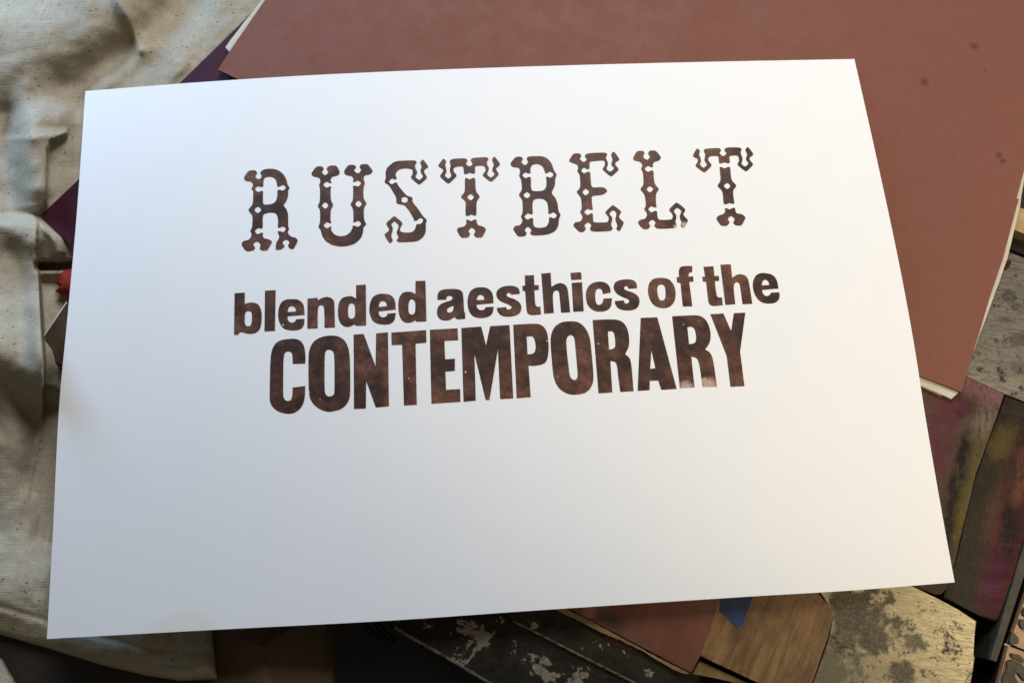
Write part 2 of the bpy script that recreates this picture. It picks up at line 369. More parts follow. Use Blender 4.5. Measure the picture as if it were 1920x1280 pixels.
def canvas_h(x, y):
    p = Vector((x, y)); h = .0205
    for pts, amp, wd in RIDGES:
        d = line_d(p, pts) / wd
        if d < 3: h += amp * math.exp(-d * d)
    h += .0028 * mnoise.fractal(Vector((x * .008, y * .008, 3.3)), 1.0, 2.1, 3)
    h += .0007 * mnoise.fractal(Vector((x * .03, y * .03, 8.3)), 1.0, 2.1, 2)
    # overlapping folds: the left side lies higher
    if 235 < y < 405:
        e = interp(STEPX1, y); h += .0065 * sstep(235, 262, y) * sstep(405, 385, y) * sstep(e + 2, e - 3, x) * sstep(e - 130, e - 30, x)
    if 395 < y < 960:
        e = interp(STEPX2, y); h += .0075 * sstep(395, 425, y) * sstep(960, 800, y) * sstep(e + 2, e - 3, x) - .004 * sstep(430, 500, y) * sstep(960, 760, y) * sstep(e - 2, e + 2, x)
    # gap between two folds
    g = sstep(62, 74, x) * sstep(0, 1, 1 - abs(y - (499 + (x - 72) * -.02)) / 13.0)
    h -= .016 * g
    if 508 < y < 760: h -= .006 * sstep(508, 530, y) * sstep(760, 700, y) * sstep(interp(STEPX2, y), interp(STEPX2, y) + 5, x)
    # flat where card and paper lie on it
    cap = .0222
    ins = inside((x, y), MAROON); dm = line_d(p, MAR_L)
    k = 1.0 if ins else sstep(16, 2, dm)
    if k > 0 and (ins or h > cap - .0006): h = h + (min(h, cap) - h) * k if not ins else min(max(h, cap - .0009), cap)
    o = sstep(PAPER_L(y) - 18, PAPER_L(y) + 8, x) * sstep(150, 175, y)
    if o > 0: h = h + (min(h, .0225) - h) * o
    # falls away towards the near hem
    h -= .013 * sstep(660, 800, y)
    return max(h, .0015)
HEM = [(-140, 1140), (0, 1189), (84, 1213), (190, 1246), (274, 1266), (340, 1276), (425, 1272)]
XR = [(-80, 620), (420, 560), (640, 330), (900, 300), (1100, 392), (1180, 398), (1300, 412)]
NU, NV = 190, 400
verts = []; faces = []
for j in range(NV + 1):
    v = j / NV
    for i in range(NU + 1):
        u = i / NU
        x0 = -130 + u * 530; yb = interp(HEM, x0); y = -70 + v * (yb + 70)
        x = -130 + u * (interp(XR, y) + 130)
        yb = interp(HEM, x); y = -70 + v * (yb + 70)
        h = canvas_h(x, y)
        eb = (yb - y) / 34.0                                   # rounded turned-over hem
        if eb < 1: h = .002 + (h - .002) * math.sqrt(max(0, 1 - (1 - eb) ** 2))
        if y > 1000:
            h += .0004 * math.exp(-((yb - 40 - y) / 8.0) ** 2) - .0009 * math.exp(-((yb - 52 - y) / 6.0) ** 2)
            er = (interp(XR, y) - x) / 22.0
            if er < 1: h = .002 + (h - .002) * math.sqrt(max(0, 1 - (1 - max(er, 0)) ** 2))
        verts.append(px(x, y, h))
for j in range(NV):
    for i in range(NU):
        a = j * (NU + 1) + i; faces.append((a, a + NU + 1, a + NU + 2, a + 1))
canvas = mesh_obj('canvas_cloth', verts, faces, MT['canvas'], smooth=True)
sm = canvas.modifiers.new('thickness', 'SOLIDIFY'); sm.thickness = .0009; sm.offset = -1
finish(canvas, 'crumpled cream canvas drop cloth with heavy folds beside the white print', 'cloth')

# ---------------------------------------------------------------- cards and boards under the print
o = slab('maroon_card', MAROON, .0231, .0223, MT['maroon'], bevel=.0001, seg=1)
finish(o, 'dark maroon card turned corner-first, lying on the canvas', 'card')
CREAM = [(560, -130), (491, 0), (422, 89), (433, 101), (700, 245), (1725, 722), (1784, 748), (1797, 736), (1862, 560), (1889, 485), (1913, 385), (1921, 330), (1990, 60), (2010, -150)]
o = slab('cream_board', CREAM, .0256, .0231, MT['cream'], bevel=.0004, step=14, amp=.7, seed=3)
finish(o, 'cream backing board showing as a pale rim under the terracotta cover', 'board')
BROWN = [(575, -130), (497, 0), (430, 97), (408, 131), (447, 149), (1100, 436), (1729, 706), (1803, 735), (1858, 550), (1881, 483), (1907, 384), (1911, 373), (1905, 372), (1921, 317), (1985, 60), (2003, -150)]
o = slab('terracotta_cover', BROWN, .0272, .0256, MT['terracotta'], bevel=.0003)
finish(o, 'large terracotta brown cover board lying under the white print', 'board')

# ---------------------------------------------------------------- the print
HX, HY = .2300, .1530
def sheet_h(x, y):
    s = min(1.15, abs(x - .002) / HX); t = min(1.15, abs(y) / HY)
    return .0280 + .0042 * (1 - (s * t) ** 2)
EDGE_T = [(160, 171), (380, 154), (609, 140), (900, 128), (1250, 118), (1602, 111)]
EDGE_B = [(88, 1197), (420, 1179), (725, 1163), (1000, 1144), (1400, 1118), (1600, 1106), (1790, 1091)]
EDGE_L = [(171, 160), (400, 144), (600, 126), (760, 111), (1000, 99), (1197, 88)]
EDGE_R = [(111, 1602), (280, 1640), (480, 1683), (640, 1713), (780, 1735), (960, 1766), (1091, 1790)]
GU, GV = 72, 48
def smooth_interp(pts, t):
    n = len(pts); i = 0
    while i < n - 2 and t > pts[i + 1][0]: i += 1
    (x1, y1), (x2, y2) = pts[i], pts[i + 1]
    d = lambda k: (pts[min(n - 1, k + 1)][1] - pts[max(0, k - 1)][1]) / (pts[min(n - 1, k + 1)][0] - pts[max(0, k - 1)][0])
    h = x2 - x1; s = (t - x1) / h; m1, m2 = d(i) * h, d(i + 1) * h
    return (2*s**3 - 3*s*s + 1) * y1 + (s**3 - 2*s*s + s) * m1 + (3*s*s - 2*s**3) * y2 + (s**3 - s*s) * m2
def coons(u, v):
    xt = 160 + u * 1442; T = Vector((xt, smooth_interp(EDGE_T, xt)))
    xb = 88 + u * 1702; B = Vector((xb, smooth_interp(EDGE_B, xb)))
    yl = 171 + v * 1026; L = Vector((smooth_interp(EDGE_L, yl), yl))
    yr = 111 + v * 980; R = Vector((smooth_interp(EDGE_R, yr), yr))
    c00, c10, c01, c11 = Vector((160, 171)), Vector((1602, 111)), Vector((88, 1197)), Vector((1790, 1091))
    return T.lerp(B, v) + L.lerp(R, u) - (c00 * (1 - u) * (1 - v) + c10 * u * (1 - v) + c01 * (1 - u) * v + c11 * u * v)
verts = []; faces = []
for top in (1, 0):
    for j in range(GV + 1):
        for i in range(GU + 1):
            q = coons(i / GU, j / GV); p = px_on(q.x, q.y, sheet_h)
            verts.append(p if top else p - Vector((0, 0, .0005)))
K = (GU + 1) * (GV + 1)
for j in range(GV):
    for i in range(GU):
        a = j * (GU + 1) + i; faces.append((a, a + GU + 1, a + GU + 2, a + 1)); faces.append((K + a, K + a + 1, K + a + GU + 2, K + a + GU + 1))
rim = [i for i in range(GU)] + [j * (GU + 1) + GU for j in range(GV)] + [GV * (GU + 1) + i for i in range(GU, 0, -1)] + [j * (GU + 1) for j in range(GV, 0, -1)]
nr0 = len(verts); verts += [verts[a].copy() for a in rim] + [verts[K + a].copy() for a in rim]; nr = len(rim)
for i in range(nr):
    k = (i + 1) % nr; faces.append((nr0 + i, nr0 + k, nr0 + nr + k, nr0 + nr + i))
print_root = bpy.data.objects.new('printed_sheet', None); COL.objects.link(print_root); print_root.location = (0, 0, .0275)
sheet = mesh_obj('sheet', verts, faces, MT['paper'], print_root)
for p in sheet.data.polygons[:GU * GV * 2]: p.use_smooth = True
finish(print_root, 'white card letterpress-printed RUSTBELT blended aesthics of the CONTEMPORARY in brown ink', 'print')

def outline(txt, zoom, soft):
    """'x,y' corner points, 'x,y*' rounded points, traced in an enlarged view (x0, y0, scale) of the photograph"""
    x0, y0, sc = zoom; pts = []
    for w_ in txt.split():
        s_ = w_.endswith('*'); a, b = w_.rstrip('*').split(',')
        pts.append((Vector((x0 + float(a) / sc, y0 + float(b) / sc)), s_ or soft))
    for it in range(2 if soft else 3):
        out = []; n = len(pts)
        for i in range(n):
            p, s_ = pts[i]
            if not s_: out.append((p, False)); continue
            a = pts[i - 1][0]; b = pts[(i + 1) % n][0]
            f_ = .2 if soft else .25; out.append((p.lerp(a, f_), True)); out.append((p.lerp(b, f_), True))
        pts = out
    return [p for p, _ in pts]
def letter(groups, zoom, soft, label):
    """groups: list of [outer, hole, hole...] outlines; printed as a skin of ink on the sheet"""
    vs_, fs = [], []
    for g in groups:
        loops = [outline(t, zoom, soft) for t in g]
        flat = [q for lp in loops for q in lp]; base = len(vs_)
        for q in flat:
            p = px_on(q.x, q.y, sheet_h); vs_.append(p + Vector((0, 0, .00013)))
        for t in tessellate_polygon([[Vector((q.x, -q.y, 0)) for q in lp] for lp in loops]):
            a, b, c = (base + k for k in t)
            if (vs_[b] - vs_[a]).cross(vs_[c] - vs_[a]).z < 0: b, c = c, b
            fs.append((a, b, c))
    o = mesh_obj('letter', vs_, fs, MT['ink'], sheet)
    o['label'] = label
    return o
Z1 = (430, 250, 4.8); Z2 = (800, 250, 4.8); Z3 = (1040, 250, 4.8); Z4 = (420, 500, 4.2675); Z5 = (800, 470, 4.2675); Z6 = (1090, 460, 4.2675)
ORN = 'ornamental brown printed capital '
letter([['175,335 235,332 250,352 248,370 233,385 240,400 262,417 288,400 292,380 278,365 280,348 310,325 380,318 440,330 490,370 515,420 525,465 545,490 530,515 530,560 515,610 485,650 515,680 530,730 530,800 530,840 540,862 527,880 530,905 555,930 600,940 620,965 580,1040 560,1045 535,1030 527,1010 540,990 538,970 510,955 482,975 480,992 498,1010 490,1030 460,1048 420,1050 416,1040 420,990 432,968 445,950 450,925 432,882 460,880 485,893 513,862 485,835 455,850 435,850 440,790 430,735 405,715 350,715 308,730 300,760 302,852 290,862 262,850 225,880 255,912 290,892 305,898 300,925 310,945 350,952 380,965 385,985 345,1050 335,1056 290,1057 273,1040 275,1025 280,1010 277,990 245,972 215,995 222,1015 235,1030 220,1055 150,1065 112,1010 113,985 130,968 175,960 195,935 202,905 187,882 200,860 207,830 210,740 165,692 213,640 215,540 215,522 197,500 215,470 205,445 190,435 150,433 130,410 135,390',
         '320,400 350,392 390,395 420,420 432,470 430,482 450,483 485,462 513,490 485,518 455,508 433,510 432,560 425,600 400,632 350,642 310,642 303,620 303,560 305,518 285,517 258,532 228,500 258,475 288,485 307,482 308,420', '258,655 292,690 257,724 221,690']], Z1, True, ORN + 'R')
letter([['780,300 835,297 850,315 848,330 832,348 840,362 862,380 885,362 892,348 875,328 880,308 910,290 965,290 997,350 985,375 965,385 930,390 913,410 912,432 924,445 905,452 877,433 840,462 875,493 900,478 922,480 912,490 912,600 938,648 912,690 910,790 922,802 905,812 878,797 843,830 880,858 905,840 922,838 915,850 920,880 950,915 1000,928 1050,920 1090,890 1110,850 1107,833 1130,830 1158,845 1192,815 1160,785 1135,800 1112,802 1118,790 1115,680 1087,640 1113,605 1115,490 1110,476 1130,470 1158,482 1192,450 1155,423 1130,440 1108,437 1117,430 1115,405 1100,385 1050,380 1032,355 1035,335 1070,287 1120,283 1140,300 1140,315 1122,330 1130,345 1157,365 1182,345 1187,328 1170,305 1185,280 1245,275 1290,335 1288,350 1270,370 1220,380 1207,400 1212,425 1222,450 1207,490 1207,590 1240,632 1210,672 1212,780 1235,820 1205,850 1205,890 1185,945 1130,995 1060,1015 1000,1020 930,1008 870,975 835,925 822,870 800,845 817,800 817,690 792,655 815,620 817,495 805,470 820,440 815,410 800,398 755,392 738,370 742,355',
         '863,616 897,650 863,684 830,650', '1163,601 1197,637 1163,670 1128,637']], Z1, True, ORN + 'U')
letter([['1480,258 1530,248 1670,243 1690,262 1670,290 1675,320 1690,340 1690,365 1672,390 1707,425 1738,400 1745,385 1722,355 1720,335 1732,300 1715,265 1735,240 1750,240 1792,300 1785,312 1755,330 1752,350 1780,395 1775,410 1715,462 1700,462 1635,405 1635,390 1650,370 1650,335 1635,322 1590,317 1540,322 1505,345 1495,380 1510,407 1490,420 1465,405 1432,435 1460,462 1490,443 1510,445 1515,465 1560,520 1600,565 1652,575 1645,615 1700,680 1740,745 1782,780 1768,810 1770,880 1750,930 1700,970 1640,978 1520,982 1503,965 1525,935 1510,910 1505,890 1525,840 1518,820 1485,790 1455,820 1472,850 1470,880 1455,930 1475,965 1450,990 1435,985 1397,920 1400,905 1435,880 1438,860 1412,820 1415,805 1475,750 1490,745 1555,800 1558,820 1535,860 1540,885 1580,895 1640,892 1670,870 1680,830 1690,815 1720,818 1740,800 1745,772 1715,760 1692,785 1662,790 1660,770 1620,700 1575,645 1503,637 1503,580 1480,540 1445,480 1420,458 1397,445 1400,425 1410,400 1405,350 1420,310',
         '1552,574 1605,576 1603,624 1550,624']], Z1, True, ORN + 'S')
letter([['235,230 350,225 368,240 367,255 352,270 360,285 385,300 410,285 412,270 393,245 410,222 540,215 555,225 555,240 540,262 547,290 560,310 560,330 540,370 578,403 610,375 610,360 592,345 590,320 607,285 585,240 603,213 615,212 662,275 655,292 625,315 627,330 650,365 645,380 590,435 570,437 505,385 505,370 530,340 528,310 510,293 440,295 435,310 437,365 410,365 385,355 365,367 338,370 335,350 330,305 320,298 260,303 240,320 243,345 270,375 268,390 205,452 185,452 122,395 122,380 148,345 147,325 110,305 103,290 145,232 158,230 178,255 165,285 178,330 180,350 160,380 195,412 225,385 210,350 208,320 217,290 203,250'],
        ['343,402 365,405 388,418 412,402 437,400 440,500 450,535 483,570 447,615 449,740 425,742 400,730 375,745 348,743 352,620 340,605 302,575 345,530', '395,543 430,575 397,609 361,575'],
        ['355,778 375,778 400,792 425,778 449,774 452,810 465,828 510,838 538,865 500,935 485,940 440,938 422,912 440,885 430,865 405,848 380,870 378,885 393,905 375,940 310,943 273,880 275,860 290,848 340,840 357,815']], Z2, True, ORN + 'T beside the S')
letter([['800,213 850,210 865,225 865,240 850,258 858,270 885,290 910,270 912,255 897,230 915,208 1030,205 1080,220 1125,270 1147,340 1172,372 1157,410 1155,470 1120,540 1160,580 1180,640 1185,700 1208,735 1190,770 1187,830 1155,885 1080,915 950,922 928,900 942,880 940,865 912,838 882,865 885,880 903,897 885,928 820,932 778,865 785,845 800,832 840,828 860,800 860,775 847,752 860,725 865,690 862,600 825,557 860,510 850,415 830,385 842,345 835,320 820,310 770,305 753,280 760,262',
         '945,290 975,278 1010,280 1045,300 1065,350 1067,362 1085,360 1113,343 1147,373 1115,403 1090,390 1073,393 1080,440 1075,490 1050,518 980,523 945,515 938,480 939,393 915,393 890,408 856,378 890,350 915,365 937,360 932,320',
         '960,600 1000,588 1050,592 1085,620 1095,680 1093,727 1115,725 1142,708 1177,740 1147,770 1120,755 1101,756 1100,800 1080,840 1030,852 980,848 960,830 959,763 935,763 908,780 875,750 910,718 935,732 957,729 950,650', '903,525 939,557 903,590 866,557']], Z2, True, ORN + 'B')
letter([['1320,183 1375,180 1392,198 1390,212 1377,228 1388,245 1412,262 1437,245 1440,232 1420,210 1440,180 1610,173 1628,190 1610,220 1630,260 1632,285 1615,320 1650,350 1683,325 1685,310 1665,295 1660,270 1675,240 1657,195 1675,168 1690,168 1735,230 1730,245 1697,265 1698,285 1728,320 1725,335 1668,388 1650,388 1583,330 1583,318 1605,290 1603,255 1590,245 1475,255 1465,265 1467,322 1440,325 1417,307 1386,335 1417,365 1440,348 1472,345 1475,400 1480,470 1495,490 1590,483 1632,517 1590,555 1490,565 1485,580 1490,650 1497,690 1470,690 1445,680 1413,710 1450,740 1475,720 1497,722 1497,790 1510,803 1620,803 1635,790 1640,755 1607,720 1610,705 1668,650 1682,648 1750,700 1748,718 1730,745 1738,768 1775,800 1770,820 1740,878 1725,880 1705,862 1718,830 1700,790 1698,770 1710,715 1678,690 1648,715 1648,735 1670,755 1670,785 1658,825 1677,860 1655,882 1490,887 1465,862 1482,835 1478,820 1450,800 1420,825 1422,840 1435,857 1415,888 1375,892 1320,835 1322,818 1340,800 1385,795 1402,765 1398,735 1378,712 1397,680 1390,580 1345,530 1385,490 1378,370 1353,345 1365,310 1355,285 1330,275 1285,258 1280,245',
         '1432,495 1467,530 1430,564 1398,530']], Z2, True, ORN + 'E')
letter([['740,160 795,158 810,175 795,212 805,225 830,243 855,222 857,210 837,185 855,155 910,155 957,215 950,235 935,248 895,260 880,285 888,307 865,308 840,291 805,323 842,352 865,335 890,335 893,420 905,465 942,503 910,545 912,640 920,667 890,667 870,653 838,685 872,715 900,697 922,700 925,760 940,780 1050,778 1062,760 1062,730 1030,695 1032,680 1090,625 1105,625 1175,680 1175,698 1157,725 1165,745 1200,780 1197,795 1165,850 1150,852 1132,835 1142,800 1125,765 1125,740 1140,710 1138,695 1103,668 1072,695 1075,710 1095,735 1095,765 1085,800 1102,832 1085,855 920,862 893,832 908,808 905,795 875,775 848,800 848,815 862,832 845,863 795,865 750,812 752,795 770,778 815,770 832,740 828,715 803,685 822,655 812,555 766,505 802,465 795,350 775,325 790,295 782,270 760,255 715,248 703,225',
         '857,473 892,503 857,537 823,503']], Z3, True, ORN + 'L')
letter([['1350,140 1480,132 1500,150 1483,180 1492,190 1517,210 1542,190 1545,178 1525,155 1540,128 1665,127 1685,145 1670,172 1690,220 1690,245 1678,275 1713,305 1743,275 1742,262 1722,245 1722,220 1735,190 1712,150 1733,125 1745,127 1788,185 1783,200 1752,220 1755,240 1785,275 1782,290 1730,342 1712,342 1645,288 1645,275 1660,250 1655,215 1640,200 1580,203 1570,215 1579,268 1555,272 1530,262 1505,272 1478,273 1475,215 1463,205 1400,208 1380,225 1385,250 1412,282 1410,298 1355,352 1338,352 1268,300 1268,285 1290,255 1285,230 1248,215 1243,200 1275,142 1288,138 1310,158 1298,190 1315,230 1318,255 1305,285 1340,315 1370,288 1368,275 1350,255 1347,230 1357,190 1338,160'],
        ['1483,302 1505,305 1530,318 1555,303 1580,301 1585,380 1595,430 1640,470 1605,515 1607,560 1619,636 1595,635 1570,627 1545,640 1520,640 1515,560 1505,515 1460,475 1495,430 1487,340', '1552,443 1587,475 1553,507 1518,475'],
        ['1530,675 1550,673 1575,687 1600,672 1624,670 1627,705 1640,722 1690,728 1717,755 1715,770 1685,825 1670,832 1625,830 1603,805 1620,782 1615,765 1587,742 1560,765 1560,780 1577,800 1555,832 1515,835 1493,830 1455,775 1460,755 1480,738 1520,728 1535,705']], Z3, True, ORN + 'T beside the L')
LOW = 'bold brown printed lowercase '
for ch, z, g in (
    ('b', Z4, [['85,212 167,207 167,300 190,288* 235,285* 280,300* 302,360* 303,430* 290,500* 250,535* 180,537* 135,517* 110,545 80,545', '195,352* 222,362* 225,410* 218,470* 190,479* 168,465* 165,420* 170,362*']]),
    ('l', Z4, [['328,192 414,187 408,513 324,517']]),
    ('e', Z4, [['545,258* 600,262* 640,300* 645,385 510,397 510,430* 540,452* 572,437* 578,420 645,415 642,470* 610,505* 540,512* 470,497* 435,430* 432,355* 450,292* 490,262*', '510,362 515,325* 545,312* 572,328* 575,358']]),
    ('n', Z4, [['668,255 750,248 750,270 790,245* 840,240* 882,265* 885,330* 888,485 805,490 803,345* 795,308* 760,308* 750,345* 750,492 667,496']]),
    ('d', Z4, [['1057,148 1135,143 1138,470 1057,474 1045,460 1010,480* 965,482* 925,450* 910,380* 914,300* 942,248* 1000,233* 1030,237* 1057,256', '1020,290* 1047,305* 1050,360* 1047,405* 1018,418* 995,403* 992,350* 998,302*']]),
    ('e', Z4, [['1270,215* 1330,220* 1370,262* 1375,343 1238,357 1240,388* 1270,409* 1302,397* 1308,375 1375,370 1368,425* 1335,460* 1270,465* 1195,448* 1163,380* 1163,305* 1187,242* 1230,218*', '1238,322 1245,282* 1272,272* 1300,287* 1303,316']]),
    ('d', Z4, [['1532,115 1612,112 1620,437 1540,441 1532,430 1490,450* 1442,448* 1407,410* 1393,340* 1397,252* 1428,205* 1480,198* 1515,205* 1532,220', '1503,258* 1530,275* 1532,330* 1527,376* 1500,385* 1478,372* 1474,320* 1483,268*']]),
    ('a', Z5, [['85,393 87,340* 115,312* 180,305* 250,306* 288,325* 295,380* 297,440* 300,487* 308,500 308,545 245,550 222,530 180,559* 125,559* 87,532* 80,480* 98,433* 150,410* 205,395* 207,368* 190,361* 162,363* 155,392', '215,440 178,453* 158,475* 170,495* 197,494* 215,470*']]),
    ('e', Z5, [['430,291* 492,296* 532,345* 535,420 400,432 402,457* 430,479* 465,470* 470,452 535,447 532,495* 500,530* 430,542* 365,527* 330,470* 325,388* 343,327* 385,297*', '400,395 408,362* 432,350* 457,364* 460,392']]),
    ('s', Z5, [['745,345 675,352 672,340* 655,336* 635,350* 650,371* 700,385* 742,410* 762,450* 750,497* 710,523* 640,530* 588,517* 563,480* 562,457 635,450 640,467* 660,472* 683,458* 675,440* 640,425* 588,405* 557,370* 557,327* 588,293* 650,278* 712,283* 743,308*']]),
    ('t', Z5, [['785,198 858,195 862,275 897,275 897,313 862,317 867,425* 878,448* 910,448 915,510 835,518* 803,502* 797,450 788,323 768,322 766,281 788,279']]),
    ('h', Z5, [['917,183 992,177 998,290 1040,263* 1080,257* 1118,277* 1132,320* 1148,492 1075,497 1063,360* 1057,320* 1027,317* 1006,345* 1017,498 940,504']]),
    ('i', Z5, [['1160,257 1243,252 1257,484 1173,489'], ['1150,178 1235,172 1240,230 1157,235']]),
    ('c', Z5, [['1472,335 1408,347 1405,317* 1385,301* 1355,310* 1348,350* 1350,402* 1363,433* 1392,434* 1410,410* 1415,383 1482,380 1480,435* 1455,474* 1400,490* 1335,482* 1287,440* 1270,370* 1282,297* 1328,254* 1390,245* 1442,258* 1470,297*']]),
    ('s', Z6, [['445,343 375,348 372,328* 350,325* 338,345* 360,361* 410,375* 452,400* 469,440* 457,492* 420,518* 350,522* 293,507* 270,470* 268,445 340,440 345,462* 365,467* 387,450* 375,430* 330,415* 278,385* 256,345* 263,302* 298,278* 370,270* 422,277* 445,308*']]),
    ('o', Z6, [['640,258* 702,267* 743,318* 757,380* 747,453* 702,498* 640,505* 577,482* 540,420* 530,348* 548,287* 588,262*', '640,311* 667,322* 674,370* 674,422* 655,443* 630,441* 613,410* 605,358* 613,319*']]),
    ('f', Z6, [['887,165 887,215 868,217* 857,230* 860,250 895,247 897,290 863,292 888,487 812,490 792,300 765,297 763,255 783,252 777,198* 798,168* 835,165*']]),
    ('t', Z6, [['977,172 1057,167 1065,245 1100,243 1103,283 1068,287 1080,395* 1092,418* 1125,415 1132,478 1055,488* 1020,472* 1012,420 998,292 972,290 968,252 990,250']]),
    ('h', Z6, [['1112,155 1195,151 1207,260 1245,233* 1285,229* 1328,250* 1342,300* 1368,467 1290,471 1272,340* 1263,297* 1233,294* 1215,325* 1232,470 1152,477']]),
    ('e', Z6, [['1465,220* 1532,232* 1567,280* 1577,345 1447,357 1450,387* 1480,410* 1510,397* 1517,378 1585,375 1587,423* 1557,460* 1490,469* 1427,452* 1382,390* 1367,307* 1388,247* 1425,222*', '1443,320 1450,282* 1475,272* 1499,292* 1503,317']])):
    letter(g, z, False, LOW + ch)
CAP = 'heavy condensed brown printed capital '
for ch, z, g in (
    ('C', Z4, [['520,575* 592,577* 638,615* 653,700* 650,775 550,776 548,705* 537,680* 503,675* 480,695* 475,780 473,990* 476,1055* 505,1075* 537,1068* 547,1030* 550,965 650,953 648,1055* 622,1125* 570,1168* 510,1178* 427,1158* 372,1103* 365,1050 370,750* 383,657* 428,592*']]),
    ('O', Z4, [['850,550* 912,552* 973,590* 1005,678* 1010,800* 1012,1000* 1002,1073* 952,1134* 870,1159* 808,1158* 737,1123* 688,1063* 677,990* 675,750* 680,662* 718,592* 788,557*', '840,661* 873,672* 884,715* 885,1000* 877,1028* 840,1040* 813,1024* 804,985* 805,715* 813,671*']]),
    ('N', Z4, [['1037,543 1118,537 1213,795 1217,532 1312,525 1320,1115 1215,1125 1138,915 1135,1133 1040,1137']]),
    ('T', Z4, [['1338,527 1617,506 1620,607 1533,615 1543,1103 1440,1110 1425,624 1342,627']]),
    ('E', Z5, [['25,632 248,620 252,715 142,722 148,868 226,863 226,960 150,967 155,1112 268,1105 270,1208 38,1223']]),
    ('M', Z5, [['277,618 437,606 475,757 508,603 663,594 693,1180 588,1186 570,790 503,1192 472,1193 382,825 393,1198 295,1207']]),
    ('P', Z5, [['692,592 850,582* 915,587* 960,635* 974,710* 977,800* 963,885* 920,914* 840,922* 815,918 832,1170 720,1180', '800,688 848,680* 867,718* 875,782* 857,825* 807,828']]),
    ('O', Z5, [['1140,563* 1213,566* 1273,617* 1308,698* 1318,800* 1337,1000* 1328,1073* 1282,1135* 1200,1153* 1127,1148* 1057,1103* 1018,1030* 1008,950* 993,780* 990,688* 1017,612* 1073,571*', '1150,670* 1182,687* 1190,780* 1210,990* 1203,1028* 1175,1036* 1147,1012* 1138,950* 1116,750* 1120,692*']]),
    ('R', Z6, [['90,597 235,590* 315,597* 363,647* 382,720* 384,805* 350,870 388,897* 402,960* 418,1165 312,1172 295,1060* 286,955* 268,928* 232,925 248,1175 137,1183', '212,690 248,683* 264,708* 272,770* 270,825* 222,833']]),
    ('A', Z6, [['475,580 608,575 763,1147 640,1155 615,1080 548,1083 545,1157 450,1163', '560,838 592,982 551,987']]),
    ('R', Z6, [['726,567 880,558* 958,561* 1008,607* 1036,690* 1032,775* 990,832 1034,857* 1057,920* 1085,1130 970,1130 946,960* 927,898* 880,890 905,1135 788,1140', '848,655 882,648* 907,667* 920,730* 914,783* 862,790']]),
    ('Y', Z6, [['1032,550 1137,545 1198,685 1220,542 1312,538 1270,850 1305,1125 1193,1130 1163,885']])):
    letter(g, z, False, CAP + ch)

# ---------------------------------------------------------------- blocks, plates and slabs round the print (right and near side)
o = slab('wooden_type_block', [(1813, 706), (1884, 738), (1829, 890), (1790, 1054), (1774, 1104), (1766, 1114), (1755, 1115), (1690, 1090), (1560, 1030), (1640, 760), (1700, 660)], .0233, .0003, MT['block_a'], bevel=.0011, step=30, amp=.8, seed=1)
finish(o, 'wooden block stained purple and yellow with old ink, rounded near end', 'block')
o = slab('wooden_type_block', [(1886, 741), (1960, 772), (1985, 800), (1920, 1012), (1873, 1160), (1866, 1164), (1838, 1154), (1769, 1120), (1777, 1105), (1791.5, 1056), (1831, 892)], .0229, .0003, MT['block_b'], bevel=.0014, step=30, amp=.8, seed=2)
finish(o, 'dark brown wooden block streaked with crimson and black ink', 'block')
o = slab('metal_block', [(1888, 471), (1925, 486), (2010, 520), (1990, 790), (1935, 758), (1886, 739), (1812, 705), (1700, 650), (1790, 430)], .0222, .0003, MT['steel'], bevel=.0009, step=25, amp=.6, seed=5)
finish(o, 'grey brushed metal slab with dark ink spots beside the terracotta cover', 'metal slab')
chip = slab('ink_chip', [(1886, 490), (1893, 486), (1897, 491), (1893, 500), (1887, 506), (1883, 503)], .0229, .0220, MT['inkchip'], bevel=.0002, seg=1)
finish(chip, 'dark red flake of dried ink on the grey metal slab', 'ink flake')
o = slab('pine_strip', [(1907, 387), (1960, 408), (2010, 430), (2000, 470), (1955, 452), (1900, 430), (1850, 410), (1860, 368)], .0205, .0003, MT['pale'], bevel=.0008, step=20, amp=.5, seed=6)
finish(o, 'pale pine strip behind the grey metal slab', 'wood strip')
o = slab('wood_batten', [(1897, 436), (1955, 457), (1990, 470), (1985, 500), (1940, 485), (1890, 466), (1850, 450), (1860, 420)], .0130, .0003, MT['block_b'], bevel=.0008)
finish(o, 'dark low wooden batten between pine strip and grey metal slab', 'wood strip')
o = slab('thin_stick', [(1700, 709), (1766, 739), (1765, 743), (1698, 713)], .0250, .0231, MT['pale'], bevel=.0005)
finish(o, 'thin pale wooden stick poking out under the cream board', 'stick')
o = slab('metal_plate', [(1500, 1050), (1690, 1085), (1709, 1098), (1763, 1124), (1832, 1163), (1822, 1225), (1829, 1231), (1817, 1290), (1805, 1345), (1500, 1345), (1527, 1275), (1556, 1192), (1566, 1153)], .0226, .0003, MT['plate'], bevel=.0008, step=30, amp=.6, seed=8)
finish(o, 'worn golden grey metal plate with brushed streaks and pits', 'metal plate')
wb = slab('wooden_block', [(1360, 1060), (1500, 1060), (1538, 1116), (1552, 1132), (1562, 1148), (1563, 1156), (1553, 1192), (1524, 1275), (1500, 1345), (1560, 1350), (1422, 1279), (1313, 1229), (1320, 1190)], .0231, .0003, MT['plank'], bevel=.0006, step=26, amp=.7, seed=9)
finish(wb, 'honey brown worn wooden block with a scrap of blue tape', 'block')
tp = slab('tape', [(1352, 1100), (1418, 1096), (1413, 1117), (1392, 1170), (1381, 1177), (1369, 1165), (1364, 1157), (1349, 1146)], .0233, .02305, MT['tape'], wb, bevel=0)
tp['label'] = 'torn scrap of blue painter tape'
o = slab('wooden_ledge', [(1311, 1238), (1418, 1287), (1520, 1345), (1400, 1345), (1394, 1280), (1297, 1263)], .0195, .0003, MT['strip'], bevel=.0006)
finish(o, 'ochre wooden ledge along the near side of the honey brown block', 'wood strip')
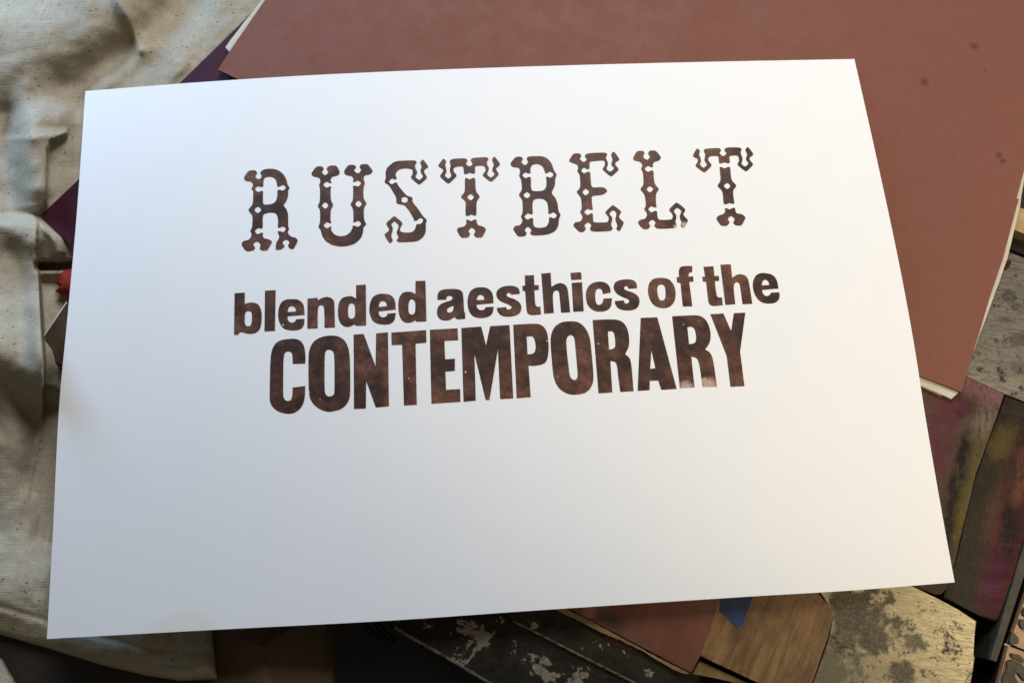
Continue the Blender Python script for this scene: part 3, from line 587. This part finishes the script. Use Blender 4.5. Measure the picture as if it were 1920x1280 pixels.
pb = slab('painted_board', [(1090, 1080), (1362, 1070), (1351, 1121), (1312, 1232), (1296, 1261), (1262, 1243), (1168, 1193), (1058, 1136)], .0233, .0003, MT['painted'], bevel=.0005, step=22, amp=.5, seed=11)
finish(pb, 'red brown painted board with a chipped ochre wooden edge', 'board')
es = slab('edge_strip', [(1040, 1130), (1058, 1138), (1166, 1195), (1260, 1245), (1294, 1263), (1276, 1260), (1240, 1241), (1195, 1214), (1165, 1200), (1120, 1181), (1042, 1143)], .0226, .0003, MT['strip'], pb, bevel=.0004, step=7, amp=2.2, seed=12)
es['label'] = 'bare ochre wood along the chipped edge'
o = slab('red_paint_flake', [(1130, 1190), (1150, 1195), (1185, 1212), (1199, 1229), (1186, 1224), (1160, 1212), (1138, 1202)], .0207, .0200, MT['inkchip'], bevel=.0002, seg=1, step=8, amp=1.5, seed=13)
finish(o, 'dark red flake of paint on the grimy slab beside the ochre edge', 'paint flake')
o = slab('iron_plate', [(880, 1110), (1043, 1144), (1120, 1183), (1195, 1216), (1278, 1262), (1320, 1300), (1210, 1288), (1097, 1231), (960, 1161)], .0203, .0003, MT['grime_b'], bevel=.0006, step=20, amp=1.2, seed=14)
finish(o, 'ink-caked olive black iron slab next to the painted board', 'metal slab')
o = slab('iron_plate', [(690, 1090), (880, 1110), (958, 1163), (1094, 1234), (1205, 1290), (1150, 1340), (930, 1287), (858, 1243), (767, 1192), (722, 1165)], .0190, .0003, MT['grime_a'], bevel=.0006, step=20, amp=1.2, seed=15)
finish(o, 'ink-caked black iron slab with flaked bare patches beside the black tray', 'metal slab')
# raised bright rims along the two slabs
def rim(path, z, wd, mat, parent, name='rim'):
    vs_, fs = [], []; pts = rough(path, 6, .8, 21)[:-1]
    pts = [p for p in pts]
    for i, (x, y) in enumerate(pts):
        a = px(*pts[max(0, i - 1)], z); b = px(*pts[min(len(pts) - 1, i + 1)], z); t = (b - a).normalized(); nrm = Vector((-t.y, t.x, 0)) * wd * (1 + .4 * mnoise.noise(Vector((x * .2, y * .2, 0))))
        c = px(x, y, z); vs_ += [c - nrm - Vector((0, 0, .001)), c - nrm * .4, c + nrm * .4, c + nrm - Vector((0, 0, .001))]
    for i in range(len(pts) - 1):
        for k in range(3): fs.append((4 * i + k, 4 * i + k + 1, 4 * i + k + 5, 4 * i + k + 4))
    return mesh_obj(name, vs_, fs, mat, parent)
slabs = [q for q in COL.objects if q.name.startswith('iron_plate')]
MT['rim'] = m_metal('rubbed_iron_edge', (0.10, 0.09, 0.075), (0.32, 0.28, 0.22), .5, .45, .52, 200, .5)
def open_path(p): return p + [p[-1]]
rim(open_path([(740, 1175), (767, 1193), (858, 1244), (925, 1284)]), .0195, .0009, MT['rim'], slabs[1])
rim(open_path([(962, 1163), (1097, 1233), (1150, 1259), (1205, 1287)]), .0206, .0007, MT['rim'], slabs[0])

# black tray with ragged edge, and the folded brown paper beside it
tray = slab('black_plastic_sheet', [(610, 1090), (690, 1090), (722, 1167), (767, 1196), (858, 1247), (930, 1291), (900, 1340), (650, 1340), (631, 1283), (624, 1264), (628, 1252), (630, 1240), (623, 1230), (629, 1219), (637, 1190), (639, 1166)], .0110, .0003, MT['black'], bevel=.0012, step=9, amp=2.0, seed=16)
finish(tray, 'glossy black plastic sheet with a ragged edge below the print', 'plastic sheet')
lp = [(688, 1150), (682, 1166), (690, 1180), (706, 1190), (722, 1200), (738, 1202)]
rim(open_path(lp), .0122, .0012, MT['black'], tray, 'moulded_lip')
# folded brown paper: facets between a few creases
KP = {k: px(x, y, z) for k, (x, y, z) in dict(a=(395, 1120, .001), b=(640, 1120, .001), c=(660, 1345, .001), d=(395, 1345, .001), e=(437, 1190, .0008), f=(492, 1212, .0085), g=(548, 1226, .0065), h=(625, 1255, .0035), i=(545, 1345, .0035), j=(500, 1345, .0100), k=(455, 1270, .004)).items()}
order = list(KP); idx = {k: i for i, k in enumerate(order)}
kf = ['aeb', 'ebf', 'bfg', 'bgh', 'bhc', 'hci', 'ghi', 'fgi', 'fij', 'efk', 'fkj', 'aed', 'edk', 'kdj']
o = mesh_obj('kraft_paper', [KP[k] for k in order], [tuple(idx[c] for c in t) for t in kf], MT['kraft'])
finish(o, 'folded brown kraft paper in the shade below the print', 'paper')

# dark iron rail standing along the inked blocks, and wood type beyond it
o = slab('iron_bar', [(1925, 1000), (1945, 1004), (1869, 1241), (1855, 1236)], .0236, .0003, MT['bar'], bevel=.0005)
finish(o, 'dark green grey iron bar along the crimson-streaked block', 'bar')
o = slab('steel_strip', [(1947, 1008), (1957, 1016), (1893, 1215), (1868, 1292), (1853, 1288), (1872, 1240)], .0170, .0003, MT['black'], bevel=.0005)
finish(o, 'blue black metal strip between iron bar and wood type', 'bar')
def glyph(parent, poly, zt, zb):
    g = slab('raised_letter', poly, zt, zb, MT['face'], parent, bevel=.0004, step=5, amp=.8, seed=17); return g
t1 = slab('wood_type', [(1932, 1092), (2010, 1110), (1980, 1240), (1893, 1206), (1900, 1186)], .0200, .0003, MT['slug'], bevel=.0006, step=18, amp=.4, seed=18)
finish(t1, 'pale wooden printing type with dark worn letter faces', 'wood type')
glyph(t1, [(1922, 1138), (1945, 1145), (1940, 1160), (1919, 1154), (1917, 1146)], .0212, .0199)
glyph(t1, [(1914, 1160), (1938, 1166), (1934, 1184), (1916, 1178), (1911, 1168)], .0212, .0199)
glyph(t1, [(1896, 1184), (1904, 1187), (1912, 1200), (1908, 1206), (1893, 1206)], .0212, .0199)
t2 = slab('wood_type', [(1891, 1210), (1978, 1244), (1960, 1345), (1852, 1345), (1872, 1280)], .0200, .0003, MT['slug'], bevel=.0006, step=18, amp=.4, seed=19)
finish(t2, 'orange brown wooden printing type with a curled dark letter face', 'wood type')
glyph(t2, [(1897, 1224), (1912, 1227), (1922, 1238), (1918, 1242), (1905, 1236), (1896, 1230)], .0212, .0199)
glyph(t2, [(1889, 1240), (1900, 1236), (1913, 1242), (1925, 1256), (1930, 1275), (1920, 1276), (1908, 1258), (1900, 1262), (1912, 1282), (1905, 1300), (1880, 1300), (1880, 1270), (1888, 1256)], .0212, .0199)

# ---------------------------------------------------------------- small things in the folds of the canvas
fl = [(126, 566, .0240), (124, 568, .0240), (77, 637, .0255), (77, 648, .0250), (94, 672, .0240), (118, 684, .0230), (170, 690, .0220), (175, 560, .0225)]
fv = [px(*q) for q in fl]
cc = px(118, 630, .0250)
vb = [v - Vector((0, 0, .0012)) for v in fv]
vs_ = fv + [cc] + vb; n = len(fv)
fs = [(i, n, (i + 1) % n) for i in range(n)] + [(i, (i + 1) % n, n + 1 + (i + 1) % n, n + 1 + i) for i in range(n)] + [tuple(n + 1 + i for i in range(n))]
flap = mesh_obj('leather_flap', vs_, fs, MT['leather'])
finish(flap, 'dark brown leather flap with a pale cut edge tucked under the print', 'leather flap')
a, b = px(125, 566, .0243), px(77, 637, .0258); t = (b - a).normalized(); nr = Vector((-t.y, t.x, 0)) * .0004
e_ = mesh_obj('cut_edge', [a - nr, a + nr, b + nr, b - nr] + [q - Vector((0, 0, .0012)) for q in (a - nr, a + nr, b + nr, b - nr)], [(0, 1, 2, 3), (7, 6, 5, 4), (0, 4, 5, 1), (1, 5, 6, 2), (2, 6, 7, 3), (3, 7, 4, 0)], MT['cream'], flap)
e_['label'] = 'pale cut edge'
rp = [(160, 495), (122, 506), (110, 516), (104, 530), (112, 540), (103, 546), (118, 549), (124, 553), (160, 560)]
rp = rough(rp, 6, 1.2, 30); rc = px(132, 530, .0200)
rv = [px(x, y, .0165 + .001 * mnoise.noise(Vector((x * .1, y * .1, 0)))) for x, y in rp]; mid = [v.lerp(rc, .45) + Vector((0, 0, .0022 + .0012 * mnoise.noise(v * 300))) for v in rv]; n = len(rv)
lowv = [v - Vector((0, 0, .009)) for v in rv]
fs = [(i, (i + 1) % n, n + (i + 1) % n, n + i) for i in range(n)] + [(n + i, n + (i + 1) % n, 2 * n) for i in range(n)] + [((i + 1) % n, i, 2 * n + 1 + i, 2 * n + 1 + (i + 1) % n) for i in range(n)]
o = mesh_obj('red_rag', rv + mid + [rc] + lowv, fs, MT['red'], smooth=True)
finish(o, 'bright red rag poking out from under the print', 'rag')
wrap(flap, 'hide'); wrap(wb, 'body'); wrap(pb, 'panel'); wrap(t1, 'body'); wrap(t2, 'body'); wrap(tray, 'sheeting')
for q in slabs: wrap(q, 'face')
# second canvas fold in the near left corner
gv, gf = [], []
for j in range(13):
    for i in range(13):
        x = -90 + i / 12 * (95 + 60 * j / 12); y = 1205 + j * 9 + (i / 12) * 30
        gv.append(px(x, y, .003 + .008 * math.sin(min(1, (12 - i) / 5) * 1.57) + .001 * mnoise.noise(Vector((x * .05, y * .05, 2)))))
for j in range(12):
    for i in range(12):
        a = j * 13 + i; gf.append((a, a + 13, a + 14, a + 1))
o = mesh_obj('canvas_scrap', gv, gf, MT['canvas'], smooth=True)
s2 = o.modifiers.new('thickness', 'SOLIDIFY'); s2.thickness = .001; s2.offset = -1
finish(o, 'loose canvas scrap lying past the hem of the drop cloth', 'cloth')
